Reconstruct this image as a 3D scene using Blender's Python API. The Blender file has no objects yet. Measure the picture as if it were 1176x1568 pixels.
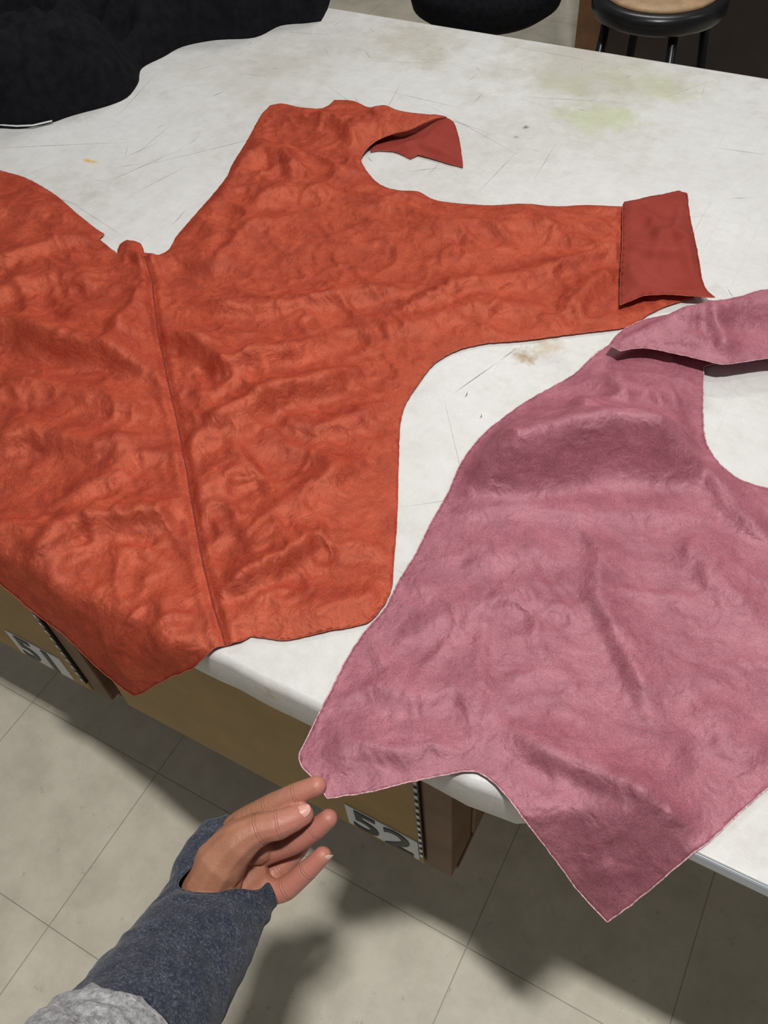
import bpy, bmesh, math, random
import numpy as np
from mathutils import Vector, Matrix, noise, geometry
random.seed(3)
S = bpy.context.scene
S.view_settings.view_transform = 'Standard'

# ------------------------------------------------------------------ survey
# Camera calibration recovered from vanishing points of the table / floor tiles.
FPX, CU, CV = 1303.0, 588.0, 784.0
CAMZ = 1.58
ax = Vector((.877, .3395, -.3398)).normalized()
az = Vector((-.063, -.62, -.782)); az = (az - ax*az.dot(ax)).normalized()
ay = az.cross(ax).normalized()
def ray(u, v):
    d = Vector((u-CU, v-CV, FPX))
    return Vector((ax.dot(d), ay.dot(d), az.dot(d)))
def P(u, v, z):
    r = ray(u, v); t = (z-CAMZ)/r.z
    return Vector((r.x*t, r.y*t, z))

cam_d = bpy.data.cameras.new('camera'); cam = bpy.data.objects.new('camera', cam_d)
S.collection.objects.link(cam)
cam_d.sensor_fit = 'VERTICAL'; cam_d.sensor_height = 24; cam_d.lens = 24*FPX/1568.0
right = Vector((ax.x, ay.x, az.x)); up = -Vector((ax.y, ay.y, az.y)); back = -Vector((ax.z, ay.z, az.z))
M = Matrix((right, up, back)).transposed().to_4x4(); M.translation = (0, 0, CAMZ)
cam.matrix_world = M
cam_d.clip_start = .01
S.camera = cam

ZT = .90          # table top
YF = .238         # front edge of table
XR = -.035        # right end of first table
YF2 = .268

# ------------------------------------------------------------------ material helpers
def new_mat(name):
    m = bpy.data.materials.new(name); m.use_nodes = True
    nt = m.node_tree; b = nt.nodes['Principled BSDF']
    return m, nt, b
def ramp(nt, fac, stops):
    r = nt.nodes.new('ShaderNodeValToRGB')
    el = r.color_ramp.elements
    while len(el) < len(stops): el.new(.5)
    for e, (p, c) in zip(el, stops):
        e.position = p; e.color = (c[0], c[1], c[2], 1) if not isinstance(c, float) else (c, c, c, 1)
    nt.links.new(fac, r.inputs['Fac']); return r.outputs['Color']
def mix(nt, fac, a, b, mode='MIX'):
    m = nt.nodes.new('ShaderNodeMix'); m.data_type = 'RGBA'; m.blend_type = mode
    fi = m.inputs[0]; A = m.inputs[6]; B = m.inputs[7]
    for s, v in ((fi, fac), (A, a), (B, b)):
        if isinstance(v, bpy.types.NodeSocket): nt.links.new(v, s)
        elif s is fi: s.default_value = v
        else: s.default_value = (v[0], v[1], v[2], 1)
    return m.outputs[2]
def pos(nt):
    return nt.nodes.new('ShaderNodeNewGeometry').outputs['Position']
def noise_n(nt, vec, scale, detail=4, rough=.55, dist=0.0):
    n = nt.nodes.new('ShaderNodeTexNoise')
    n.inputs['Scale'].default_value = scale; n.inputs['Detail'].default_value = detail
    n.inputs['Roughness'].default_value = rough; n.inputs['Distortion'].default_value = dist
    nt.links.new(vec, n.inputs['Vector']); return n.outputs['Fac']
def math_n(nt, op, a, b=None, c=None):
    n = nt.nodes.new('ShaderNodeMath'); n.operation = op
    for i, v in enumerate((a, b, c)):
        if v is None: continue
        if isinstance(v, bpy.types.NodeSocket): nt.links.new(v, n.inputs[i])
        else: n.inputs[i].default_value = v
    return n.outputs[0]
def bump(nt, b, h, strength, dist):
    n = nt.nodes.new('ShaderNodeBump'); n.inputs['Strength'].default_value = strength
    n.inputs['Distance'].default_value = dist
    nt.links.new(h, n.inputs['Height'])
    nt.links.new(n.outputs[0], b.inputs['Normal']); return n
def simple(name, col, rough=.6, var=.15, scale=30, metal=0.0, bmp=.0, spec=.5):
    m, nt, b = new_mat(name)
    p = pos(nt); f = noise_n(nt, p, scale, 5)
    c = ramp(nt, f, [(.3, tuple(x*(1-var) for x in col)), (.7, tuple(min(1, x*(1+var)) for x in col))])
    nt.links.new(c, b.inputs['Base Color'])
    b.inputs['Roughness'].default_value = rough; b.inputs['Metallic'].default_value = metal
    b.inputs['Specular IOR Level'].default_value = spec
    if bmp: bump(nt, b, f, bmp, .003)
    return m

def velvet(name, dark, mid, light, gloss, gw, tilt=(0, -.54, .0), bs=.38):
    # pile is brushed towards the near side, so the diffusing normal of the fibres leans that way;
    # a wide coloured gloss lobe gives the satin shine of the pile
    m, nt, b = new_mat(name)
    p = pos(nt)
    f = noise_n(nt, p, 26, 8, .75, .2)
    c = ramp(nt, f, [(.36, dark), (.5, mid), (.64, light)])
    fib = noise_n(nt, p, 900, 3, .6)
    c = mix(nt, .4, c, ramp(nt, fib, [(.3, 0.0), (.7, 1.0)]), 'OVERLAY')
    nt.links.new(c, b.inputs['Base Color'])
    b.inputs['Roughness'].default_value = .8
    b.inputs['Specular IOR Level'].default_value = .05
    wr = noise_n(nt, p, 36, 3, .5, .3)
    w2 = math_n(nt, 'MULTIPLY', math_n(nt, 'SUBTRACT', wr, .5), 8.0)
    rid = math_n(nt, 'POWER', 2.718, math_n(nt, 'MULTIPLY', math_n(nt, 'MULTIPLY', w2, w2), -1.0))
    h = math_n(nt, 'ADD', rid, math_n(nt, 'MULTIPLY', noise_n(nt, p, 90, 3, .5), .5))
    h = math_n(nt, 'ADD', h, math_n(nt, 'MULTIPLY', fib, .22))
    bn = bump(nt, b, h, bs, .0026)
    ad = nt.nodes.new('ShaderNodeVectorMath'); ad.operation = 'ADD'
    nt.links.new(bn.outputs[0], ad.inputs[0]); ad.inputs[1].default_value = tilt
    nr = nt.nodes.new('ShaderNodeVectorMath'); nr.operation = 'NORMALIZE'
    nt.links.new(ad.outputs[0], nr.inputs[0]); nt.links.new(nr.outputs[0], b.inputs['Normal'])
    gl = nt.nodes.new('ShaderNodeBsdfGlossy'); gl.inputs['Color'].default_value = (*gloss, 1); gl.inputs['Roughness'].default_value = .62
    nt.links.new(bn.outputs[0], gl.inputs['Normal'])
    ms = nt.nodes.new('ShaderNodeMixShader'); ms.inputs[0].default_value = gw
    nt.links.new(b.outputs[0], ms.inputs[1]); nt.links.new(gl.outputs[0], ms.inputs[2])
    nt.links.new(ms.outputs[0], nt.nodes['Material Output'].inputs['Surface'])
    return m
M_or = velvet('orange_velvet', (.28, .028, .016), (.38, .048, .024), (.48, .075, .035), (.88, .32, .20), .175)
M_pk = velvet('pink_velvet', (.275, .072, .10), (.35, .103, .138), (.43, .14, .18), (.80, .51, .57), .16)
def backing(name, c1, c2):
    m, nt, b = new_mat(name); p = pos(nt)
    w = noise_n(nt, p, 900, 2); f = noise_n(nt, p, 20, 5)
    nt.links.new(ramp(nt, f, [(.3, c1), (.7, c2)]), b.inputs['Base Color'])
    b.inputs['Roughness'].default_value = .85; b.inputs['Specular IOR Level'].default_value = .1
    bump(nt, b, math_n(nt, 'ADD', math_n(nt, 'MULTIPLY', w, .1), noise_n(nt, p, 25, 3, .5, 1.0)), .35, .003)
    return m
M_orb = backing('orange_velvet_backing', (.27, .042, .030), (.33, .056, .042))
M_pkb = backing('pink_velvet_backing', (.33, .08, .12), (.42, .12, .17))
M_ored = simple('orange_raw_edge', (.45, .10, .06), .9, .4, 300)
M_pked = simple('pink_raw_edge', (.62, .38, .41), .9, .5, 400)
M_thr = simple('orange_thread', (.22, .025, .013), .9, .5, 500)

# table paint
m, nt, b = new_mat('worn_white_table_paint'); M_tab = m
p = pos(nt)
big = noise_n(nt, p, 3.0, 5, .6); fine = noise_n(nt, p, 45, 6, .65)
f = math_n(nt, 'ADD', math_n(nt, 'MULTIPLY', big, .6), math_n(nt, 'MULTIPLY', fine, .4))
col = ramp(nt, f, [(.34, (.58, .56, .53)), (.5, (.68, .67, .65)), (.66, (.75, .745, .73))])
sx = nt.nodes.new('ShaderNodeSeparateXYZ'); nt.links.new(p, sx.inputs[0])
def grid_line(ch, step, wid):
    fr = math_n(nt, 'FRACT', math_n(nt, 'MULTIPLY', ch, 1/step))
    d = math_n(nt, 'ABSOLUTE', math_n(nt, 'SUBTRACT', fr, .5))
    return math_n(nt, 'LESS_THAN', d, wid/step/2)
g = math_n(nt, 'MAXIMUM', grid_line(sx.outputs[0], .0254*2, .0009), grid_line(sx.outputs[1], .0254*2, .0009))
g = math_n(nt, 'MULTIPLY', g, math_n(nt, 'MULTIPLY', ramp(nt, noise_n(nt, p, 6, 3), [(.48, 0.0), (.62, 1.0)]), .18))
col = mix(nt, g, col, (.35, .33, .32))
grime = ramp(nt, noise_n(nt, p, 14, 9, .78), [(.55, 0.0), (.75, .5)])
col = mix(nt, grime, col, (.44, .41, .36))
def stain(col, pt, rad, c, amt, sc=40, sy=1.0):
    d = nt.nodes.new('ShaderNodeVectorMath'); d.operation = 'SUBTRACT'
    nt.links.new(p, d.inputs[0]); d.inputs[1].default_value = pt
    s2 = nt.nodes.new('ShaderNodeVectorMath'); s2.operation = 'MULTIPLY'
    nt.links.new(d.outputs[0], s2.inputs[0]); s2.inputs[1].default_value = (1, sy, 1)
    L = nt.nodes.new('ShaderNodeVectorMath'); L.operation = 'LENGTH'; nt.links.new(s2.outputs[0], L.inputs[0])
    q = math_n(nt, 'SUBTRACT', 1.0, math_n(nt, 'DIVIDE', L.outputs['Value'], rad))
    q = math_n(nt, 'ADD', q, math_n(nt, 'MULTIPLY', math_n(nt, 'SUBTRACT', noise_n(nt, p, sc, 5, .65), .5), 2.0))
    q = ramp(nt, q, [(.3, 0.0), (.9, 1.0)])
    return mix(nt, math_n(nt, 'MULTIPLY', q, amt), col, c)
col = stain(col, P(915, 180, ZT), .13, (.50, .56, .26), .55, 25, 1.5)
col = stain(col, P(870, 130, ZT), .10, (.50, .55, .28), .5, 25, 1.5)
col = stain(col, P(1000, 130, ZT), .14, (.52, .57, .28), .5, 25, 1.5)
col = stain(col, P(640, 70, ZT), .16, (.47, .42, .30), .5, 22)
col = stain(col, P(900, 100, ZT), .3, (.46, .43, .33), .6, 16)
col = stain(col, P(400, 110, ZT), .2, (.52, .49, .42), .5, 16)
col = stain(col, P(135, 246, ZT), .026, (.72, .40, .03), .95, 60, 2.6)
col = stain(col, P(803, 545, ZT), .024, (.36, .23, .09), .85, 60)
col = stain(col, P(835, 528, ZT), .036, (.52, .42, .26), .7, 60)
col = stain(col, P(400, 1075, ZT-.02), .022, (.5, .3, .1), .9, 90)
col = stain(col, P(805, 195, ZT), .009, (.05, .05, .05), .9, 200)
col = stain(col, P(790, 210, ZT), .006, (.08, .08, .08), .7, 200)
nt.links.new(col, b.inputs['Base Color'])
b.inputs['Roughness'].default_value = .42
fl = noise_n(nt, p, 110, 5, .7, 1.2)
bump(nt, b, math_n(nt, 'ADD', math_n(nt, 'MULTIPLY', fine, .6), fl), .35, .0014)

M_tab2 = simple('white_plastic_edge', (.60, .66, .74), .3, .05, 20)
M_scr = simple('pencil_scratch', (.47, .45, .43), .7, .3, 60)
M_scr2 = simple('dark_pencil_mark', (.16, .16, .16), .7, .3, 60)
M_wood = simple('ochre_painted_wood', (.34, .205, .055), .6, .12, 18)
M_woodd = simple('dark_stained_wood', (.16, .075, .03), .6, .3, 14)
M_lab = simple('label_paper', (.70, .73, .74), .6, .05, 40)
M_ink = simple('black_ink', (.02, .02, .02), .5, .1, 40)
M_blk = simple('black_cotton_jersey', (.008, .008, .010), .9, .4, 60, bmp=.25, spec=.1)
M_blkm = simple('black_enamel_metal', (.010, .010, .012), .3, .2, 40)
M_metal = simple('steel', (.5, .5, .5), .35, .1, 40, metal=1.0)
M_dark = simple('dark_cabinet_wood', (.022, .012, .009), .6, .4, 8)
M_seat = simple('stool_hardboard', (.42, .27, .15), .6, .2, 30)
M_wall = simple('dark_wall_paint', (.12, .11, .10), .8, .1, 4)

# floor vinyl tiles
m, nt, b = new_mat('vinyl_floor_tiles'); M_fl = m
p = pos(nt)
mp = nt.nodes.new('ShaderNodeMapping'); mp.inputs['Location'].default_value = (.776, .014, 0)
nt.links.new(p, mp.inputs['Vector'])
sx = nt.nodes.new('ShaderNodeSeparateXYZ'); nt.links.new(mp.outputs[0], sx.inputs[0])
def ln(ch, step=.305, wid=.0018):
    fr = math_n(nt, 'FRACT', math_n(nt, 'ADD', math_n(nt, 'MULTIPLY', ch, 1/step), .5))
    return math_n(nt, 'LESS_THAN', math_n(nt, 'ABSOLUTE', math_n(nt, 'SUBTRACT', fr, .5)), wid/step/2)
g = math_n(nt, 'MAXIMUM', ln(sx.outputs[0], .33), ln(sx.outputs[1], .31))
f = noise_n(nt, p, 9, 8, .7)
col = ramp(nt, f, [(.35, (.60, .555, .44)), (.6, (.74, .69, .56))])
dirt = noise_n(nt, p, 38, 5, .75)
col = mix(nt, ramp(nt, dirt, [(.62, 0.0), (.72, .55)]), col, (.28, .24, .19))
col = mix(nt, math_n(nt, 'MULTIPLY', g, .65), col, (.20, .18, .14))
nt.links.new(col, b.inputs['Base Color']); b.inputs['Roughness'].default_value = .45
bump(nt, b, f, .1, .003)

# ------------------------------------------------------------------ mesh helpers
def obj_from(name, verts, faces, mat=None, smooth=False, parent=None):
    me = bpy.data.meshes.new(name); me.from_pydata([tuple(v) for v in verts], [], [tuple(f) for f in faces]); me.update()
    o = bpy.data.objects.new(name, me); S.collection.objects.link(o)
    if mat: me.materials.append(mat)
    if smooth:
        for q in me.polygons: q.use_smooth = True
    if parent: o.parent = parent
    return o
def box(name, x0, x1, y0, y1, z0, z1, mat, parent=None, bev=.003):
    bm = bmesh.new(); bmesh.ops.create_cube(bm, size=1)
    for v in bm.verts:
        v.co = Vector(((x0+x1)/2+v.co.x*(x1-x0), (y0+y1)/2+v.co.y*(y1-y0), (z0+z1)/2+v.co.z*(z1-z0)))
    if bev: bmesh.ops.bevel(bm, geom=bm.edges[:], offset=bev, segments=2, affect='EDGES', profile=.6)
    me = bpy.data.meshes.new(name); bm.to_mesh(me); bm.free(); me.materials.append(mat)
    o = bpy.data.objects.new(name, me); S.collection.objects.link(o)
    if parent: o.parent = parent
    return o
def tube(name, pts, r, mat, parent=None, seg=10, closed=False):
    pts = [Vector(q) for q in pts]; n = len(pts); vs = []; fs = []
    prev = None
    for i in range(n):
        if closed: t = pts[(i+1) % n]-pts[i-1]
        else: t = pts[min(i+1, n-1)]-pts[max(i-1, 0)]
        t.normalize()
        a = prev if prev is not None else (Vector((0, 0, 1)) if abs(t.z) < .9 else Vector((1, 0, 0)))
        a = (a-t*a.dot(t)).normalized(); prev = a; c = t.cross(a)
        for k in range(seg):
            th = 2*math.pi*k/seg; vs.append(pts[i]+(a*math.cos(th)+c*math.sin(th))*r)
    for i in range(n if closed else n-1):
        j = (i+1) % n
        for k in range(seg):
            fs.append((i*seg+k, i*seg+(k+1) % seg, j*seg+(k+1) % seg, j*seg+k))
    if not closed:
        fs.append(tuple(range(seg))[::-1]); fs.append(tuple((n-1)*seg+k for k in range(seg)))
    return obj_from(name, vs, fs, mat, True, parent)
def slab(name, outline, z0, z1, mat, parent=None, bev=.01, segs=4):
    bm = bmesh.new()
    vs = [bm.verts.new((x, y, z0)) for x, y in outline]
    f = bm.faces.new(vs)
    r = bmesh.ops.extrude_face_region(bm, geom=[f])
    tv = [g for g in r['geom'] if isinstance(g, bmesh.types.BMVert)]
    for v in tv: v.co.z = z1
    bmesh.ops.recalc_face_normals(bm, faces=bm.faces[:])
    te = [e for e in bm.edges if all(abs(v.co.z-z1) < 1e-6 for v in e.verts) or all(abs(v.co.z-z0) < 1e-6 for v in e.verts)]
    bmesh.ops.bevel(bm, geom=te, offset=bev, segments=segs, affect='EDGES', profile=.5)
    me = bpy.data.meshes.new(name); bm.to_mesh(me); bm.free(); me.materials.append(mat)
    for q in me.polygons: q.use_smooth = abs(q.normal.z) < .98
    o = bpy.data.objects.new(name, me); S.collection.objects.link(o)
    if parent: o.parent = parent
    return o

# ------------------------------------------------------------------ room
box('floor', -5, 4, -2.5, 5, -.05, 0, M_fl, bev=0)
box('wall_back', -5, 4, 5, 5.1, 0, 2.9, M_wall, bev=0)

# ------------------------------------------------------------------ table
YB = 1.515
out = [(-3.2, YF)]
x = -3.1
while x < XR-.06:
    out.append((x, YF+.0022*noise.noise(Vector((x*25, 0, 0))))); x += .02
out += [(XR-.05, YF+.001), (XR-.022, YF+.004), (XR-.008, YF+.012), (XR-.001, YF+.028), (XR, YF+.05), (XR, YB), (-3.2, YB)]
tt = slab('cutting_table', out, ZT-.06, ZT, M_tab, bev=.010)
box('apron_back', -3.1, XR-.05, YB-.08, YB-.05, ZT-.16, ZT-.058, M_wood, tt)
for i, (lx, ly) in enumerate([(-3.1, YF+.1), (-3.1, YB-.15), (-1.6, YB-.15), (XR-.12, YB-.15), (-.10-.03, YF+.45)]):
    box('leg_%d' % (i+1), lx, lx+.06, ly, ly+.06, 0, ZT-.058, M_woodd, tt)
t2 = slab('side_table', [(XR-.014, YF2), (1.8, YF2), (1.8, YB), (XR-.014, YB)], ZT-.022, ZT+.0004, M_tab, bev=.0015)
box('edge_strip', .0, 1.8, YF2-.001, YF2+.008, ZT-.020, ZT-.002, M_tab2, t2)
for i, (lx, ly) in enumerate([(.45, YF2+.3), (1.7, YF2+.1), (.2, YB-.15), (1.7, YB-.15)]):
    box('leg_%d' % (i+1), lx, lx+.05, ly, ly+.05, 0, ZT-.02, M_woodd, t2)
def scratches(name, mat, items, par):
    vs = []; fs = []
    for (x0, y0, x1, y1, w) in items:
        d = Vector((x1-x0, y1-y0)); L = d.length
        if L < 1e-6: continue
        n = Vector((-d.y, d.x))/L*w/2; k = len(vs); z = ZT+.0008
        mx, my = (x0+x1)/2+n.x*random.uniform(-3, 3), (y0+y1)/2+n.y*random.uniform(-3, 3)
        vs += [(x0, y0, z), (mx+n.x, my+n.y, z), (x1, y1, z), (mx-n.x, my-n.y, z)]; fs.append((k, k+3, k+2, k+1))
    return obj_from(name, vs, fs, mat, False, par)
it = []
for i in range(560):
    x, y = random.uniform(-2.2, 1.0), random.uniform(YF+.02, YB-.02)
    a = random.choice([.5, -.7, 1.3, 0, 1.57, .9])+random.gauss(0, .25); L = random.choice([.02, .04, .06, .12, .25])*random.uniform(.5, 1.3)
    x1, y1 = x+L*math.cos(a), y+L*math.sin(a)
    if YF2+.02 < y1 < YB-.02: it.append((x, y, x1, y1, random.uniform(.0003, .0008)))
scratches('scratches', M_scr, [q for q in it if max(q[0], q[2]) < XR-.02], tt)
scratches('scratches', M_scr, [q for q in it if min(q[0], q[2]) > XR], t2)
def seg(u0, v0, u1, v1, w):
    a, c = P(u0, v0, ZT), P(u1, v1, ZT); return (a.x, a.y, c.x, c.y, w)
scratches('pencil_marks', M_scr2, [seg(712, 609, 716, 600, .0012), seg(734, 641, 737, 634, .0012), seg(690, 606, 765, 553, .0006), seg(765, 553, 793, 532, .0005), seg(320, 150, 345, 140, .0008)], tt)

# drawers hung beneath the table
YC = .272
def cabinet(name, x0, x1, lab, l0, l1, z0):
    c = box(name, x0+.004, x1, YC+.012, YC+.62, z0, ZT-.0605, M_wood)
    box('drawer_front', x0, x1-.035, YC, YC+.014, z0, ZT-.10, M_wood, c)
    box('stile', x1-.033, x1+.002, YC+.002, YC+.06, z0, ZT-.061, M_woodd, c)
    box('side_panel', x1-.001, x1+.006, YC+.06, YC+.60, z0+.01, ZT-.061, M_woodd, c)
    box('base_rail', x0, x1+.004, YC+.016, YC+.60, z0-.012, z0+.001, M_woodd, c)
    box('drawer_runner', x1-.040, x1-.034, YC-.002, YC+.003, z0+.03, ZT-.12, M_blkm, c, .0005)
    for k in range(14):
        zz = z0+.04+k*.02
        box('runner_tab_%d' % k, x1-.0385, x1-.0345, YC-.0035, YC-.0018, zz, zz+.009, M_metal, c, .0004)
    box('number_label', l0, l1, YC-.0015, YC, z0+.014, z0+.014+.068, M_lab, c, .0003)
    t = bpy.data.curves.new('number', 'FONT'); t.body = lab; t.size = .088; t.extrude = .0004; t.offset = .0014
    t.align_x = 'CENTER'; t.space_character = 1.05
    to = bpy.data.objects.new('number', t); S.collection.objects.link(to); t.materials.append(M_ink)
    to.location = ((l0+l1)/2, YC-.0022, z0+.014+.004); to.rotation_euler = (math.pi/2, 0, 0); to.parent = c
    return c
cabinet('numbered_drawer_cabinet', -.655, -.135, '52', -.278, -.176, .455)
cabinet('numbered_drawer_cabinet', -1.24, -.70, '51', -.875, -.765, .425)

# ------------------------------------------------------------------ cloth engine
def np_noise(XY, sc, seed):
    return np.array([noise.noise(Vector((x*sc+seed, y*sc-seed*.7, seed*1.3))) for x, y in XY])
def polyline_plan(pts, z): return np.array([[P(u, v, z).x, P(u, v, z).y] for u, v in pts])
def prep(folds, zoff=.01):
    r = []
    for pts, h, w in folds:
        r.append((polyline_plan(pts, ZT+zoff), h, w))
    return r
def fold_h(XY, folds):
    tot = np.zeros(len(XY))
    for pl, h, w in folds:
        seg = pl[1:]-pl[:-1]; L = np.linalg.norm(seg, axis=1); cum = np.concatenate([[0], np.cumsum(L)]); TL = cum[-1]
        best = np.full(len(XY), 1e9); s = np.zeros(len(XY)); side = np.zeros(len(XY))
        for i in range(len(seg)):
            t = np.clip(((XY-pl[i])@seg[i])/(L[i]**2), 0, 1)
            dv = XY-(pl[i]+t[:, None]*seg[i])
            d = np.linalg.norm(dv, axis=1)
            k = d < best; best[k] = d[k]; s[k] = (cum[i]+t[k]*L[i])/TL
            side[k] = dv[k, 1]
        tap = np.clip(np.minimum(s, 1-s)*4+.2, 0, 1)
        asym = 1-.32*np.tanh(-side/w*1.5)     # steeper on the near side
        wv = w*(.55+.45*tap)*asym
        tot += h*tap*np.exp(-np.abs(best/wv)**1.8)
    return tot
def march(pix, Ffun):
    hs = np.linspace(ZT+.13, ZT-.45, 2400)
    res = []
    for u, v in pix:
        r = ray(u, v); t = (hs-CAMZ)/r.z
        XY = np.stack([r.x*t, r.y*t], 1)
        Fv = Ffun(XY); k = np.argmax(hs < Fv) if (hs < Fv).any() else len(hs)-1
        res.append((XY[k, 0], XY[k, 1]))
    return np.array(res)
def resample(ctrl, step, jit=.0007, closed=True):
    n = len(ctrl); tang = []
    for i in range(n):
        a = ctrl[i-1]; b_ = ctrl[i]; c = ctrl[(i+1) % n]
        v1 = b_-a; v2 = c-b_; cs = v1@v2/(np.linalg.norm(v1)*np.linalg.norm(v2)+1e-12)
        tang.append((c-a)/2*(1 if cs > .72 else 0))
    out = []
    for i in range(n):
        a, c = ctrl[i], ctrl[(i+1) % n]; L = np.linalg.norm(c-a); k = max(1, int(round(L/step)))
        ta, tc = tang[i], tang[(i+1) % n]
        sa = np.linalg.norm(ta); sc_ = np.linalg.norm(tc)
        if sa > L: ta = ta*L/sa
        if sc_ > L: tc = tc*L/sc_
        for j in range(k):
            t = j/k
            h = (2*t**3-3*t**2+1)*a+(t**3-2*t**2+t)*ta+(-2*t**3+3*t**2)*c+(t**3-t**2)*tc
            if j: h = h+np.array([noise.noise(Vector((h[0]*150, h[1]*150, 3))), noise.noise(Vector((h[0]*150, h[1]*150, 9)))])*jit
            out.append(h)
    return np.array(out)
def inside(XY, poly):
    x, y = XY[:, 0], XY[:, 1]; r = np.zeros(len(XY), bool); n = len(poly)
    for i in range(n):
        x1, y1 = poly[i]; x2, y2 = poly[(i+1) % n]
        if y1 == y2: continue
        c = ((y1 > y) != (y2 > y)) & (x < (x2-x1)*(y-y1)/(y2-y1)+x1)
        r ^= c
    return r
def dist_poly(XY, poly):
    best = np.full(len(XY), 1e9); n = len(poly)
    for i in range(n):
        a = poly[i]; s = poly[(i+1) % n]-a; L2 = s@s+1e-15
        t = np.clip(((XY-a)@s)/L2, 0, 1)
        best = np.minimum(best, np.linalg.norm(XY-(a+t[:, None]*s), axis=1))
    return best
def triangulate(bound, sp, extra_y=None):
    mn = bound.min(0); mx = bound.max(0)
    xs = np.arange(mn[0], mx[0], sp); ys = np.arange(mn[1], mx[1], sp*.866)
    G = []
    for j, y in enumerate(ys):
        for x in xs: G.append((x+(sp/2 if j % 2 else 0), y))
    if extra_y is not None:
        for y in np.arange(mn[1], extra_y, sp*.35):
            for x in xs: G.append((x+random.uniform(-.2, .2)*sp, y+random.uniform(-.02, .02)*sp))
    G = np.array(G); G = G[inside(G, bound)]; G = G[dist_poly(G, bound) > sp*.45]
    n = len(bound)
    vs = [Vector(q) for q in bound]+[Vector(q) for q in G]
    r = geometry.delaunay_2d_cdt(vs, [], [list(range(n))], 1, 1e-7)
    return np.array([[v.x, v.y] for v in r[0]]), r[2]
def sstep(a, b_, x):
    t = np.clip((x-a)/(b_-a), 0, 1); return t*t*(3-2*t)
def cloth(name, ctrl_pix, base, folds, mats, seed, sp=.0037, amp=1.0, extra_y=None, zfun=None, parent=None, thick=.0009, edge=.020, emin=.06, fringe=.0004, big=1.0):
    ctrl = march(ctrl_pix, base)
    bound = resample(ctrl, sp*.8)
    XY, faces = triangulate(bound, sp, extra_y)
    wx = np_noise(XY, 7, seed+2)*.022; wy = np_noise(XY, 7, seed+5)*.022
    W = XY+np.stack([wx, wy], 1)
    # creases: rounded ridges along the zero-lines of smooth noise, fading in and out
    def creases(sc, sd, w, asp=1.2, b0=.35):
        n = np_noise(W*np.array([1, asp]), sc, sd); k = np.clip(b0+2.0*np_noise(XY, sc*.45, sd+3.3), 0, 1.15)
        return np.exp(-(n/w)**2)*k
    d = fold_h(XY+np.stack([wx, wy], 1)*.5, folds)
    und = np_noise(W, 11, seed+20)
    d = d+amp*(.0085*big*creases(8, seed, .18, 1.5)+.0068*creases(17, seed+1, .165, 1.3)+.0037*creases(33, seed+4, .165, 1.2, .5)+.0013*creases(60, seed+6, .18, 1.2, .5)+.005*np.clip(und+.4, 0, 1))
    d = d*(emin+(1-emin)*sstep(0, edge, dist_poly(XY, bound)))
    if zfun is not None: d = zfun(XY, d)
    e = 1e-3
    b0 = base(XY); gx = (base(XY+[e, 0])-b0)/e; gy = (base(XY+[0, e])-b0)/e
    nn = np.stack([-gx, -gy, np.ones(len(XY))], 1); nn /= np.linalg.norm(nn, axis=1)[:, None]
    V = np.stack([XY[:, 0], XY[:, 1], b0], 1)+nn*d[:, None]
    faces2 = []
    for f in faces:
        a, b_, c = [XY[i] for i in f[:3]]
        cr = (b_[0]-a[0])*(c[1]-a[1])-(b_[1]-a[1])*(c[0]-a[0])
        faces2.append(f if cr > 0 else f[::-1])
    o = obj_from(name, V, faces2, mats[0], True, parent)
    for mm in mats[1:]: o.data.materials.append(mm)
    s = o.modifiers.new('thickness', 'SOLIDIFY'); s.thickness = thick; s.offset = -1
    s.material_offset = 1; s.material_offset_rim = 2
    if fringe and np.abs(XY[:len(bound)]-bound).max() < 1e-4:
        tube('raw_edge', [V[i] for i in range(len(bound))], fringe, mats[2], o, 5, closed=True)
    return o, V, XY
def droop(XY, yf, slope, r=.012, off=.0018):
    e = np.clip(yf-XY[:, 1], 0, None)
    return ZT+off-slope*(np.sqrt(e*e+r*r)-r)

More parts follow.
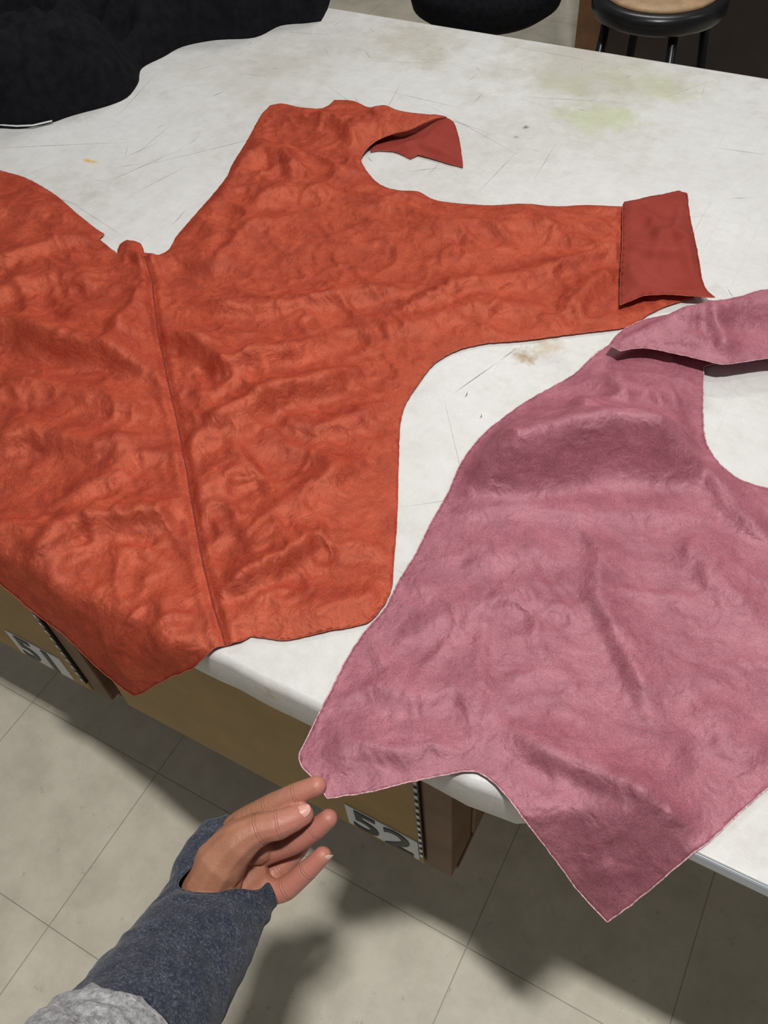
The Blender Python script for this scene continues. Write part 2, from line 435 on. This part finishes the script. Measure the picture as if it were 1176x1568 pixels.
# ------------------------------------------------------------------ orange velvet
sb = polyline_plan([(600, 180), (665, 186)], ZT+.02)
def base_or(XY):
    r = droop(XY, YF+.004, 2.6)
    s = sb[1]-sb[0]; t = np.clip(((XY-sb[0])@s)/(s@s), 0, 1)
    return r+.033*np.exp(-(np.linalg.norm(XY-(sb[0]+t[:, None]*s), axis=1)/.055)**2)
of = prep([
 ([(-60, 470), (20, 440), (90, 425), (160, 440)], .014, .018),
 ([(-60, 420), (30, 392), (100, 365), (150, 360)], .014, .015),
 ([(-60, 330), (10, 320), (80, 325)], .012, .03),
 ([(232, 515), (300, 535), (345, 565), (430, 545), (500, 525)], .022, .018),
 ([(-60, 505), (40, 510), (110, 535), (180, 555), (250, 585)], .026, .021),
 ([(90, 470), (160, 500), (215, 520)], .014, .018),
 ([(-40, 690), (60, 665), (150, 690), (240, 665)], .020, .021),
 ([(290, 690), (340, 655), (420, 615), (500, 590), (560, 560)], .026, .019),
 ([(60, 860), (110, 810), (160, 800), (230, 790), (290, 770)], .020, .019),
 ([(-40, 800), (40, 820), (90, 880)], .014, .02),
 ([(330, 922), (390, 880), (450, 850), (500, 815)], .018, .014),
 ([(300, 760), (350, 725), (400, 715)], .012, .015),
 ([(400, 790), (470, 750), (560, 700)], .012, .018),
 ([(360, 262), (400, 232), (440, 240), (450, 275)], .016, .018),
 ([(390, 310), (450, 290), (520, 290)], .012, .018),
 ([(260, 395), (330, 410), (380, 350), (440, 330)], .012, .016),
 ([(270, 470), (400, 470), (540, 455), (640, 440)], .014, .016),
 ([(600, 480), (700, 440), (800, 425), (900, 395), (945, 375)], .014, .015),
 ([(560, 500), (640, 500), (720, 470), (850, 470)], .011, .018),
 ([(170, 560), (200, 480), (222, 430)], .014, .018),
 ([(100, 770), (160, 740), (200, 700), (260, 690)], .012, .016),
 ([(-20, 600), (80, 600), (160, 620), (240, 640)], .014, .022),
 ([(420, 640), (480, 660), (540, 640), (590, 610)], .011, .016),
 ([(620, 345), (720, 350), (830, 345), (940, 340)], .009, .022),
 ([(860, 480), (900, 440), (940, 410)], .013, .014),
 ([(470, 185), (505, 187), (540, 205), (545, 225)], .014, .018),
 ([(560, 180), (630, 190)], .006, .02),
 ([(185, 400), (198, 392), (214, 398), (226, 415)], .018, .011),
 ([(-60, 905), (40, 925), (110, 985)], .010, .02),
 ([(240, 900), (250, 960), (240, 1030)], .010, .018),
 ([(150, 930), (175, 980), (200, 1050)], .010, .015),
])
seam = polyline_plan([(222, 392), (233, 430), (240, 500), (255, 575), (271, 645), (286, 720), (297, 790), (310, 860), (326, 925), (346, 990)], ZT+.008)
def seam_dist(XY):
    best = np.full(len(XY), 1e9)
    for a, c in zip(seam[:-1], seam[1:]):
        s = c-a; t = np.clip(((XY-a)@s)/(s@s), 0, 1); best = np.minimum(best, np.linalg.norm(XY-(a+t[:, None]*s), axis=1))
    return best
cuffpoly = polyline_plan([(946, 300), (1110, 290), (1110, 460), (985, 466), (946, 480)], ZT+.005)
def z_or(XY, d):
    sd = seam_dist(XY)
    pk = .0032*np.exp(-((sd-.008)/.006)**2)
    d = d*(1-.5*np.exp(-(sd/.008)**2))-.0012*np.exp(-(sd/.004)**2)+pk+.0012
    ins = inside(XY, cuffpoly)
    return np.where(ins, np.minimum(d, .004), d)
or_pix = [(-110, 225), (-50, 245), (0, 262), (40, 274), (85, 300), (120, 330), (148, 352), (160, 360), (152, 367), (166, 379), (180, 390), (184, 376), (195, 369), (215, 374), (222, 392), (240, 394), (258, 385), (272, 362), (300, 330), (330, 296), (348, 272), (356, 254), (380, 215), (400, 178), (414, 163), (432, 160), (460, 166), (490, 169), (503, 163), (512, 155), (545, 157), (600, 167), (650, 176), (684, 181),
 (650, 189), (628, 200), (600, 207), (575, 218), (560, 232), (553, 246), (562, 264), (582, 284), (608, 293), (640, 295), (665, 308), (700, 313), (750, 316), (800, 314), (850, 318), (900, 316), (952, 318), (990, 318), (1030, 316), (1048, 360), (1058, 440), (1062, 457), (1010, 474), (965, 500), (945, 505), (900, 510), (870, 514), (800, 523), (745, 527), (700, 538), (665, 558), (640, 590), (622, 618), (613, 650), (610, 720), (608, 800), (603, 860), (600, 900), (586, 930), (562, 955), (500, 968), (440, 981), (412, 979), (385, 975), (368, 985), (340, 992), (322, 1000), (300, 1020), (258, 1038), (212, 1063), (195, 1058), (150, 1020), (100, 972), (55, 938), (0, 893), (-60, 850), (-110, 820)]
orange, OV, OXY = cloth('orange_velvet_fabric', or_pix, base_or, of, [M_or, M_orb, M_ored], 11.3, amp=.74, extra_y=YF+.01, zfun=z_or)
sr = []
for a, c in zip(seam[:-1], seam[1:]):
    for k in range(12): sr.append(a+(c-a)*k/12)
sp_ = []
for q in sr:
    dd = np.linalg.norm(OXY-q, axis=1); k = np.argsort(dd)[:4]; wgt = 1/(dd[k]+1e-4)
    sp_.append((q[0], q[1], float((OV[k, 2]*wgt).sum()/wgt.sum())+.0002))
tube('seam_stitching', sp_, .0010, M_thr, orange, 6)

def base_cuff(XY): return droop(XY, -5, 1, off=.0115)
cf = prep([([(952, 318), (950, 400), (952, 468)], .006, .010), ([(958, 462), (1020, 452), (1085, 455)], .010, .010), ([(985, 330), (1010, 370), (1000, 420)], .008, .010), ([(1040, 310), (1035, 370), (1065, 430)], .008, .010), ([(960, 380), (1000, 400), (1050, 395)], .007, .008)], .015)
cuff_pix = [(953, 318), (956, 312), (1000, 304), (1035, 298), (1051, 300), (1056, 330), (1064, 375), (1073, 420), (1080, 442), (1094, 457), (1060, 457), (1030, 455), (985, 459), (962, 466), (949, 470), (949, 430), (952, 380)]
cloth('folded_cuff', cuff_pix, base_cuff, cf, [M_orb, M_orb, M_ored], 4.1, sp=.004, amp=.8, parent=orange, edge=.012, emin=.3)
def base_st(XY): return droop(XY, -5, 1, off=.002)+.028*np.exp(-(np.linalg.norm(XY-polyline_plan([(688, 188)], ZT+.02)[0], axis=1)/.045)**2)
sf = prep([([(600, 232), (640, 222), (700, 240)], .006, .01)])
st_pix = [(566, 225), (600, 200), (640, 186), (684, 181), (694, 187), (701, 205), (706, 230), (709, 256), (688, 251), (660, 242), (640, 237), (628, 243), (605, 233), (580, 231), (568, 233)]
cloth('strap_underside', st_pix, base_st, sf, [M_orb, M_orb, M_ored], 7.7, sp=.004, amp=.3, parent=orange, edge=.015)

# ------------------------------------------------------------------ pink velvet
def base_pk(XY):
    x = XY[:, 0]
    yf = YF+.004+(YF2-YF)*sstep(-.06, .02, x)
    sl = .10+1.1*sstep(-.13, .0, x)
    return droop(XY, yf, sl, off=.0055)
pf = prep([
 ([(718, 733), (775, 716), (830, 701), (880, 686), (940, 680), (1010, 688), (1078, 713)], .062, .033),
 ([(890, 600), (900, 620), (890, 650)], .014, .018),
 ([(950, 555), (945, 580), (970, 610)], .014, .02),
 ([(1000, 600), (1050, 592)], .010, .02),
 ([(690, 775), (800, 765), (900, 770), (1000, 765), (1080, 780)], .006, .014),
 ([(900, 790), (935, 830), (930, 900), (975, 980), (1010, 1100)], .009, .014),
 ([(700, 860), (790, 840), (870, 830)], .007, .018),
 ([(620, 960), (700, 930), (800, 900), (870, 930)], .007, .018),
 ([(780, 1110), (850, 1150), (930, 1190), (1020, 1240), (1090, 1280)], .014, .016),
 ([(920, 1300), (950, 1240), (1010, 1180), (1060, 1100)], .008, .016),
 ([(1040, 800), (1090, 870), (1150, 930)], .009, .018),
 ([(1090, 710), (1120, 770), (1176, 820)], .010, .014),
 ([(560, 1030), (620, 1060), (700, 1050), (760, 1090)], .007, .016),
 ([(1080, 1050), (1120, 1120), (1190, 1150)], .007, .018),
 ([(480, 1150), (560, 1130), (640, 1150), (730, 1170)], .006, .018),
 ([(900, 1290), (920, 1340), (930, 1400)], .010, .014),
], .02)
pk_pix = [(1240, 545), (1176, 548), (1110, 553), (1077, 562), (1077, 600), (1077, 640), (1080, 672), (1095, 702), (1120, 726), (1145, 739), (1176, 748), (1240, 770), (1240, 1150), (1176, 1207), (1130, 1247), (1085, 1290), (1050, 1316), (1010, 1350), (962, 1389), (930, 1411), (900, 1380), (860, 1330), (825, 1284), (800, 1252), (772, 1215), (747, 1191), (722, 1181), (680, 1187), (620, 1199), (560, 1214), (501, 1222), (478, 1190), (463, 1175), (458, 1157), (475, 1120), (505, 1060), (530, 1010), (560, 965), (590, 930), (610, 890), (635, 850), (660, 800), (688, 750), (705, 710), (735, 670), (770, 640), (810, 612), (850, 590), (880, 572), (905, 548), (930, 530), (985, 500), (1060, 490), (1140, 480), (1240, 460)]
pink, PV, PXY = cloth('pink_velvet_fabric', pk_pix, base_pk, pf, [M_pk, M_pkb, M_pked], 23.9, amp=.42, big=.7, extra_y=YF+.02, edge=.03, fringe=.0006)
def base_fl(XY): return droop(XY, -5, 1, off=.026)
ff = prep([([(935, 530), (1000, 520), (1060, 525), (1110, 545)], .012, .018), ([(1000, 500), (1080, 490), (1176, 480), (1240, 470)], .024, .022), ([(1085, 490), (1110, 520), (1120, 550)], .014, .012)], .03)
fl_pix = [(1240, 425), (1176, 443), (1095, 463), (1040, 478), (985, 490), (950, 508), (932, 528), (950, 538), (985, 533), (1030, 541), (1075, 551), (1108, 558), (1176, 549), (1240, 546)]
cloth('rolled_flap', fl_pix, base_fl, ff, [M_pk, M_pkb, M_pked], 31.2, sp=.004, amp=.5, parent=pink, edge=.025, emin=.0)

# ------------------------------------------------------------------ black garment heap
gar_pix = [(-160, 200), (-60, 198), (0, 197), (30, 198), (75, 190), (110, 178), (165, 163), (195, 150), (212, 128), (218, 105), (250, 88), (280, 72), (330, 62), (390, 58), (430, 40), (470, 36), (492, 33), (505, 5), (508, -40), (420, -110), (150, -160), (-160, -140)]
gc = np.array([[P(u, v, ZT).x, P(u, v, ZT).y] for u, v in gar_pix])
gb = resample(gc, .012)
GXY, gf = triangulate(gb, .01)
gd = dist_poly(GXY, gb)
gfold = prep([([(215, 110), (190, 60), (120, 30), (40, 40)], -.05, .03), ([(210, 120), (250, 60), (300, 20)], .03, .03), ([(0, 120), (80, 100), (150, 120), (200, 140)], .02, .022), ([(0, 60), (80, 50), (150, 80)], .03, .03), ([(300, 50), (380, 30), (480, 10)], .02, .02), ([(250, 70), (330, 10), (400, -40)], -.02, .02), ([(20, 170), (60, 150), (90, 155), (150, 145)], .012, .012), ([(60, 130), (100, 80), (150, 60)], .014, .014)], .05)
lim = np.clip(gd/.05, 0, 1)
H = .085*np.sqrt(1-(1-lim)**2)
H = H*(1+.45*np_noise(GXY, 5, 3.3))+lim*fold_h(GXY, gfold)+lim*.026*(1-np.abs(np_noise(GXY, 9, 8.1))*2)+lim*.014*(1-np.abs(np_noise(GXY, 20, 5.1))*2)
H = np.clip(H, .001, None)
fc = []
for f in gf:
    a, b_, c = [GXY[i] for i in f[:3]]
    fc.append(f if (b_[0]-a[0])*(c[1]-a[1])-(b_[1]-a[1])*(c[0]-a[0]) > 0 else f[::-1])
gar = obj_from('black_jacket', np.stack([GXY[:, 0], GXY[:, 1], ZT+.001+H], 1), fc, M_blk, True)
tube('white_piping', [P(u, v, ZT+.006) for u, v in [(-60, 196), (0, 191), (25, 193), (50, 192), (80, 185)]], .0014, M_lab, gar)

# ------------------------------------------------------------------ background furniture
def lathe(name, prof, c, mat, parent=None, seg=48):
    vs = []; fs = []
    for r, z in prof:
        for i in range(seg):
            a = 2*math.pi*i/seg; vs.append((c[0]+r*math.cos(a), c[1]+r*math.sin(a), z))
    for j in range(len(prof)-1):
        for i in range(seg):
            fs.append((j*seg+i, j*seg+(i+1) % seg, (j+1)*seg+(i+1) % seg, (j+1)*seg+i))
    fs.append(tuple(range(seg))[::-1]); fs.append(tuple((len(prof)-1)*seg+i for i in range(seg)))
    return obj_from(name, vs, fs, mat, True, parent)
sc = P(1012, -12, .73)
stool = lathe('round_stool', [(.14, .690), (.152, .692), (.158, .70), (.158, .725), (.15, .733), (.14, .735)], sc, M_blkm)
lathe('seat_board', [(.128, .73), (.135, .737), (.130, .743), (.10, .745)], sc, M_seat, stool)
for i in range(4):
    a = math.radians(35+90*i)
    tube('leg_%d' % (i+1), [(sc.x+.12*math.cos(a), sc.y+.12*math.sin(a), .70), (sc.x+.2*math.cos(a), sc.y+.2*math.sin(a), .0)], .011, M_blkm, stool)
rp = [(sc.x+.172*math.cos(t*math.pi/24), sc.y+.172*math.sin(t*math.pi/24), .24) for t in range(48)]
tube('foot_ring', rp, .008, M_blkm, stool, closed=True)
cc = P(745, -28, .55)
ch = lathe('black_chair', [(.10, .47), (.19, .475), (.225, .50), (.235, .54), (.22, .575), (.17, .59), (.05, .592)], cc, M_blk)
tube('gas_column', [(cc.x, cc.y, .06), (cc.x, cc.y, .49)], .025, M_blkm, ch)
for i in range(5):
    a = 2*math.pi*i/5
    tube('base_arm_%d' % (i+1), [(cc.x, cc.y, .09), (cc.x+.28*math.cos(a), cc.y+.28*math.sin(a), .05)], .016, M_blkm, ch)
    lathe('caster_%d' % (i+1), [(.012, 0), (.024, .01), (.024, .04), (.012, .05)], (cc.x+.28*math.cos(a), cc.y+.28*math.sin(a)), M_blkm, ch, 16)
bk = box('backrest', cc.x-.2, cc.x+.2, cc.y+.20, cc.y+.26, .60, 1.0, M_blk, ch, .02)
dc = box('storage_cupboard', -1.02, 1.2, 3.3, 3.8, 0, .95, M_dark)
box('corner_post', -1.06, -.97, 3.27, 3.33, 0, .95, M_woodd, dc)
for i in range(3): box('door_panel_%d' % i, -.94+i*.7, -.28+i*.7, 3.28, 3.31, .08, .9, M_dark, dc)

# ------------------------------------------------------------------ hand
FING = dict(
 index=[(350, 1300, .850, .0125), (362, 1266, .862, .0115), (412, 1236, .884, .0105), (454, 1216, .897, .0096), (485, 1203, .905, .0084)],
 middle=[(372, 1318, .842, .0125), (405, 1305, .845, .0115), (448, 1290, .858, .0105), (482, 1270, .872, .0094), (503, 1253, .882, .0080)],
 ring=[(385, 1345, .835, .012), (412, 1364, .832, .0112), (438, 1360, .836, .0104), (470, 1333, .850, .0092), (494, 1310, .861, .0078)],
 little=[(375, 1350, .828, .011), (402, 1345, .822, .0100), (430, 1330, .824, .0092), (455, 1303, .834, .0082), (468, 1287, .842, .0070)],
 thumb=[(316, 1362, .862, .0215), (338, 1322, .874, .0220), (364, 1290, .886, .0180), (398, 1269, .894, .0135), (425, 1263, .897, .0124), (450, 1253, .896, .0106), (465, 1247, .894, .0086)])
def skin_mat():
    m, nt, b = new_mat('skin'); p = pos(nt)
    f = noise_n(nt, p, 45, 5, .6)
    c = ramp(nt, f, [(.3, (.33, .14, .08)), (.7, (.44, .20, .12))])
    sx = nt.nodes.new('ShaderNodeSeparateXYZ'); nt.links.new(p, sx.inputs[0])
    k = nt.nodes.new('ShaderNodeMapRange'); nt.links.new(sx.outputs[0], k.inputs[0])
    k.inputs[1].default_value = P(390, 1270, .88).x; k.inputs[2].default_value = P(490, 1240, .88).x
    c = mix(nt, math_n(nt, 'MULTIPLY', k.outputs[0], .75), c, (.55, .205, .165))
    # flexion creases at the finger joints
    cre = None
    for nm, ids in (('index', (2, 3)), ('middle', (2, 3)), ('ring', (2, 3)), ('little', (2, 3)), ('thumb', (3, 4))):
        L = FING[nm]
        for i in ids:
            J = P(*L[i][:3]); A = (P(*L[i+1][:3])-P(*L[i-1][:3])).normalized()
            for off in (0, .0022):
                d = nt.nodes.new('ShaderNodeVectorMath'); d.operation = 'SUBTRACT'; nt.links.new(p, d.inputs[0]); d.inputs[1].default_value = J+A*off
                dt = nt.nodes.new('ShaderNodeVectorMath'); dt.operation = 'DOT_PRODUCT'; nt.links.new(d.outputs[0], dt.inputs[0]); dt.inputs[1].default_value = A
                ln_ = nt.nodes.new('ShaderNodeVectorMath'); ln_.operation = 'LENGTH'; nt.links.new(d.outputs[0], ln_.inputs[0])
                wob = math_n(nt, 'ADD', dt.outputs['Value'], math_n(nt, 'MULTIPLY', math_n(nt, 'SUBTRACT', noise_n(nt, p, 220, 2), .5), .0016))
                q = math_n(nt, 'MULTIPLY', wob, 1800 if off == 0 else 2600)
                q = math_n(nt, 'POWER', 2.718, math_n(nt, 'MULTIPLY', math_n(nt, 'MULTIPLY', q, q), -1.0))
                q = math_n(nt, 'MULTIPLY', q, math_n(nt, 'LESS_THAN', ln_.outputs['Value'], L[i][3]+.0015))
                cre = q if cre is None else math_n(nt, 'MAXIMUM', cre, q)
    c = mix(nt, math_n(nt, 'MULTIPLY', cre, .3), c, (.24, .08, .05))
    nt.links.new(c, b.inputs['Base Color'])
    b.inputs['Roughness'].default_value = .48; b.inputs['Subsurface Weight'].default_value = .12
    b.inputs['Subsurface Radius'].default_value = (.008, .003, .002); b.inputs['Subsurface Scale'].default_value = .6
    h = math_n(nt, 'ADD', noise_n(nt, p, 260, 3), noise_n(nt, p, 700, 2))
    bump(nt, b, math_n(nt, 'SUBTRACT', h, math_n(nt, 'MULTIPLY', cre, 1.3)), .35, .0007)
    return m
M_skin = skin_mat()
M_nail = simple('fingernail', (.66, .35, .29), .25, .05, 60)
M_nailw = simple('fingernail_tip', (.66, .46, .38), .3, .05, 60)
balls = []
def chain(pts, sub=6):
    pts = [(P(u, v, z), r) for u, v, z, r in pts]
    n = len(pts)
    for i in range(n-1):
        p0 = pts[max(0, i-1)][0]; p1 = pts[i][0]; p2 = pts[i+1][0]; p3 = pts[min(n-1, i+2)][0]
        for j in range(sub+1):
            t = j/sub
            q = .5*((2*p1)+(p2-p0)*t+(2*p0-5*p1+4*p2-p3)*t*t+(3*p1-p0-3*p2+p3)*t**3)
            r = pts[i][1]*(1-t)+pts[i+1][1]*t
            r *= 1-.03*math.sin(math.pi*t)
            balls.append((q, r))
for nm in FING: chain(FING[nm], 8)
for a, c in (((315, 1385, .855, .020), (350, 1290, .852, .014)), ((320, 1390, .850, .020), (375, 1315, .842, .014)), ((330, 1395, .848, .020), (388, 1340, .836, .014)), ((345, 1400, .845, .019), (395, 1358, .832, .013)), ((300, 1420, .870, .022), (325, 1375, .858, .021))):
    chain([a, c], 8)
chain([(330, 1350, .862, .022), (352, 1300, .868, .019), (366, 1278, .870, .014)], 6)
chain([(352, 1300, .862, .015), (395, 1300, .856, .013)], 5)
bm = bmesh.new()
for q, r in balls:
    bmesh.ops.create_icosphere(bm, subdivisions=2, radius=r, matrix=Matrix.Translation(q))
me = bpy.data.meshes.new('human_hand'); bm.to_mesh(me); bm.free(); me.materials.append(M_skin)
hand = bpy.data.objects.new('human_hand', me); S.collection.objects.link(hand)
rm = hand.modifiers.new('remesh', 'REMESH'); rm.mode = 'VOXEL'; rm.voxel_size = .0011; rm.use_smooth_shade = True
sm = hand.modifiers.new('smooth', 'SMOOTH'); sm.factor = .5; sm.iterations = 7
def nail(name, c, along, nrm, w, l, mat):
    a = along.normalized(); n = (nrm-a*nrm.dot(a)).normalized(); s = a.cross(n)
    bm = bmesh.new(); bmesh.ops.create_uvsphere(bm, u_segments=20, v_segments=12, radius=1)
    for v in bm.verts:
        x, y, z = v.co
        x = math.copysign(abs(x)**.8, x); y = math.copysign(abs(y)**.8, y)
        v.co = c+s*(x*w)+a*(y*l)+n*(z*.0010-(x*x)*w*.45)
    me = bpy.data.meshes.new(name); bm.to_mesh(me); bm.free(); me.materials.append(mat)
    for q in me.polygons: q.use_smooth = True
    o = bpy.data.objects.new(name, me); S.collection.objects.link(o); o.parent = hand
def tocam(q): return (Vector((0, 0, CAMZ))-q).normalized()
q = P(460, 1249, .895); al = P(470, 1245, .894)-P(440, 1256, .896)
upn = (tocam(q)+(P(459, 1200, .895)-q).normalized()*.5).normalized()
nail('thumb_nail', q+upn*.0084, al, upn, .0062, .0085, M_nail)
q = P(493, 1311, .861); al = P(503, 1303, .864)-P(470, 1331, .850)
nr_ = (P(530, 1330, .86)-q).normalized()+tocam(q)*.35
nail('ring_nail', q+nr_.normalized()*.0062, al, nr_, .0046, .0056, M_nailw)

# sleeve: heather knit with a thumb hole
m, nt, b = new_mat('heather_blue_grey_knit'); M_slv = m; p = pos(nt)
f = noise_n(nt, p, 520, 3, .7); f2 = noise_n(nt, p, 90, 3)
c = ramp(nt, math_n(nt, 'ADD', math_n(nt, 'MULTIPLY', f, .75), math_n(nt, 'MULTIPLY', f2, .25)), [(.40, (.024, .028, .043)), (.52, (.045, .051, .072)), (.64, (.11, .12, .15))])
nt.links.new(c, b.inputs['Base Color']); b.inputs['Roughness'].default_value = .95; b.inputs['Specular IOR Level'].default_value = .1
b.inputs['Sheen Weight'].default_value = .12
bump(nt, b, f, .5, .001)
m, nt, b = new_mat('grey_fleece'); M_gry = m; p = pos(nt)
f = noise_n(nt, p, 230, 5, .75)
c = ramp(nt, f, [(.35, (.16, .16, .17)), (.5, (.36, .36, .37)), (.65, (.62, .62, .63))])
nt.links.new(c, b.inputs['Base Color']); b.inputs['Roughness'].default_value = 1
b.inputs['Sheen Weight'].default_value = .4
bump(nt, b, f, 1.0, .004)
def sleeve(name, rings, mat, nr=54, seg=64, hole=None, wr=.0018, th=.0018, seed=1.0, wsc=35, hem=None):
    Cs = [P(u, v, z) for u, v, z, *_ in rings]
    Sd = [(P(u+du, v+dv, z)-P(u, v, z)).normalized() for (u, v, z, a, b_, du, dv) in rings]
    A = [r[3] for r in rings]; B = [r[4] for r in rings]; n = len(rings)
    def cr(L, x):
        i = min(int(x), n-2); t = x-i
        p0, p1, p2, p3 = L[max(i-1, 0)], L[i], L[i+1], L[min(i+2, n-1)]
        return .5*((2*p1)+(p2-p0)*t+(2*p0-5*p1+4*p2-p3)*t*t+(3*p1-p0-3*p2+p3)*t**3)
    vs = []; fs = []
    for j in range(nr):
        x = (n-1)*j/(nr-1); c = cr(Cs, x); s = cr(Sd, x).normalized(); a = cr(A, x); b_ = cr(B, x)
        T = (cr(Cs, min(x+.05, n-1))-cr(Cs, max(x-.05, 0))).normalized()
        nn = s.cross(T).normalized()
        if nn.dot(tocam(c)) < 0: nn = -nn
        for i in range(seg):
            th_ = 2*math.pi*i/seg
            q = c+s*(a*math.cos(th_))+nn*(b_*math.sin(th_))
            dirn = (q-c).normalized()
            w = (1-abs(noise.noise(q*wsc+Vector((seed, 0, 0))))*2)*wr+noise.noise(q*wsc*2.3)*wr*.6
            vs.append(q+dirn*w)
    for j in range(nr-1):
        for i in range(seg):
            f = (j*seg+i, j*seg+(i+1) % seg, (j+1)*seg+(i+1) % seg, (j+1)*seg+i)
            cen = (vs[f[0]]+vs[f[2]])/2
            if hole and hole(cen, i/seg): continue
            fs.append(f)
    o = obj_from(name, vs, fs, mat, True, hand)
    bm = bmesh.new(); bm.from_mesh(o.data)
    bmesh.ops.delete(bm, geom=[v for v in bm.verts if not v.link_faces], context='VERTS')
    seen = set(); comps = []
    for v0 in bm.verts:
        if v0 in seen: continue
        st = [v0]; comp = []; seen.add(v0)
        while st:
            v = st.pop(); comp.append(v)
            for e in v.link_edges:
                w_ = e.other_vert(v)
                if w_ not in seen: seen.add(w_); st.append(w_)
        comps.append(comp)
    comps.sort(key=len)
    for comp in comps[:-1]: bmesh.ops.delete(bm, geom=comp, context='VERTS')
    for it_ in range(40):
        nb = {}
        for v in bm.verts:
            be = [e for e in v.link_edges if len(e.link_faces) == 1]
            if len(be) >= 2: nb[v] = sum((e.other_vert(v).co for e in be), Vector())/len(be)
        for v, c in nb.items(): v.co = v.co.lerp(c, .5)
    bmesh.ops.recalc_face_normals(bm, faces=bm.faces[:])
    loops = []
    if hem:
        be = set(e for e in bm.edges if len(e.link_faces) == 1)
        while be:
            e = be.pop(); v = e.verts[1]; st = e.verts[0]; lp = [st.co.copy(), v.co.copy()]
            while v is not st:
                nx = [q for q in v.link_edges if q in be]
                if not nx: break
                be.discard(nx[0]); v = nx[0].other_vert(v)
                if v is not st: lp.append(v.co.copy())
            loops.append(lp)
    bm.to_mesh(o.data); bm.free()
    for q in o.data.polygons: q.use_smooth = True
    for k, lp in enumerate(loops):
        if len(lp) > 20: tube('hem_%d' % (k+1), lp[::2], hem, mat, hand, 8, closed=True)
    so = o.modifiers.new('th', 'SOLIDIFY'); so.thickness = th; so.offset = 0
    return o
hp = [P(306, 1365, .885), P(330, 1325, .89), P(352, 1285, .89), P(378, 1280, .88), P(372, 1330, .87)]
def hole(c, a):
    if not (0.0 < a < .5): return False
    best = 9
    for s0, s1, r in ((hp[0], hp[1], .020), (hp[1], hp[2], .021), (hp[1], hp[4], .022), (hp[2], hp[3], .022), (hp[4], hp[3], .023), (hp[0], hp[4], .018)):
        d = s1-s0; t = max(0, min(1, (c-s0).dot(d)/d.dot(d))); best = min(best, (c-(s0+d*t)).length/r)
    return best < 1
sleeve('thumbhole_sleeve', [
 (90, 1735, 1.02, .044, .038, 90, 65), (175, 1618, .965, .046, .040, 90, 65), (240, 1530, .925, .046, .039, 90, 65), (290, 1458, .893, .044, .034, 90, 60), (322, 1402, .868, .0425, .029, 95, 55), (340, 1362, .858, .045, .026, 95, 70), (360, 1330, .852, .046, .024, 82, 105), (382, 1316, .848, .043, .020, 76, 135)],
 M_slv, nr=130, seg=150, hole=hole, hem=.0016)
sleeve('sweatshirt_cuff', [
 (10, 1880, 1.065, .070, .062, 90, 65), (75, 1790, 1.025, .066, .060, 90, 65), (135, 1707, .985, .061, .056, 90, 65), (173, 1655, .962, .057, .052, 90, 65), (184, 1639, .956, .051, .046, 90, 65)],
 M_gry, wr=.004, th=.003, seed=6, wsc=60)

# ------------------------------------------------------------------ light
def area(name, loc, sx, sy, pw, col):
    l = bpy.data.lights.new(name, 'AREA'); l.shape = 'RECTANGLE'; l.size = sx; l.size_y = sy; l.energy = pw; l.color = col
    o = bpy.data.objects.new(name, l); S.collection.objects.link(o); o.location = loc
    return o
WC = (1, .985, .955)
area('ceiling_light', (.16, .03, 3.6), .20, .09, 65, WC)
area('ceiling_light', (.2, 1.0, 3.6), .8, .16, 9, WC)
area('ceiling_light', (-.9, 3.0, 3.2), 1.2, .3, 27, WC)
area('ceiling_light', (1.6, 2.6, 3.2), 1.2, .3, 6, WC)
area('ceiling_light', (-1.6, -1.4, 3.2), 1.2, .2, 4, WC)
w = bpy.data.worlds.new('room_ambient'); S.world = w; w.use_nodes = True
w.node_tree.nodes['Background'].inputs[0].default_value = (.97, .97, 1, 1)
w.node_tree.nodes['Background'].inputs[1].default_value = .11
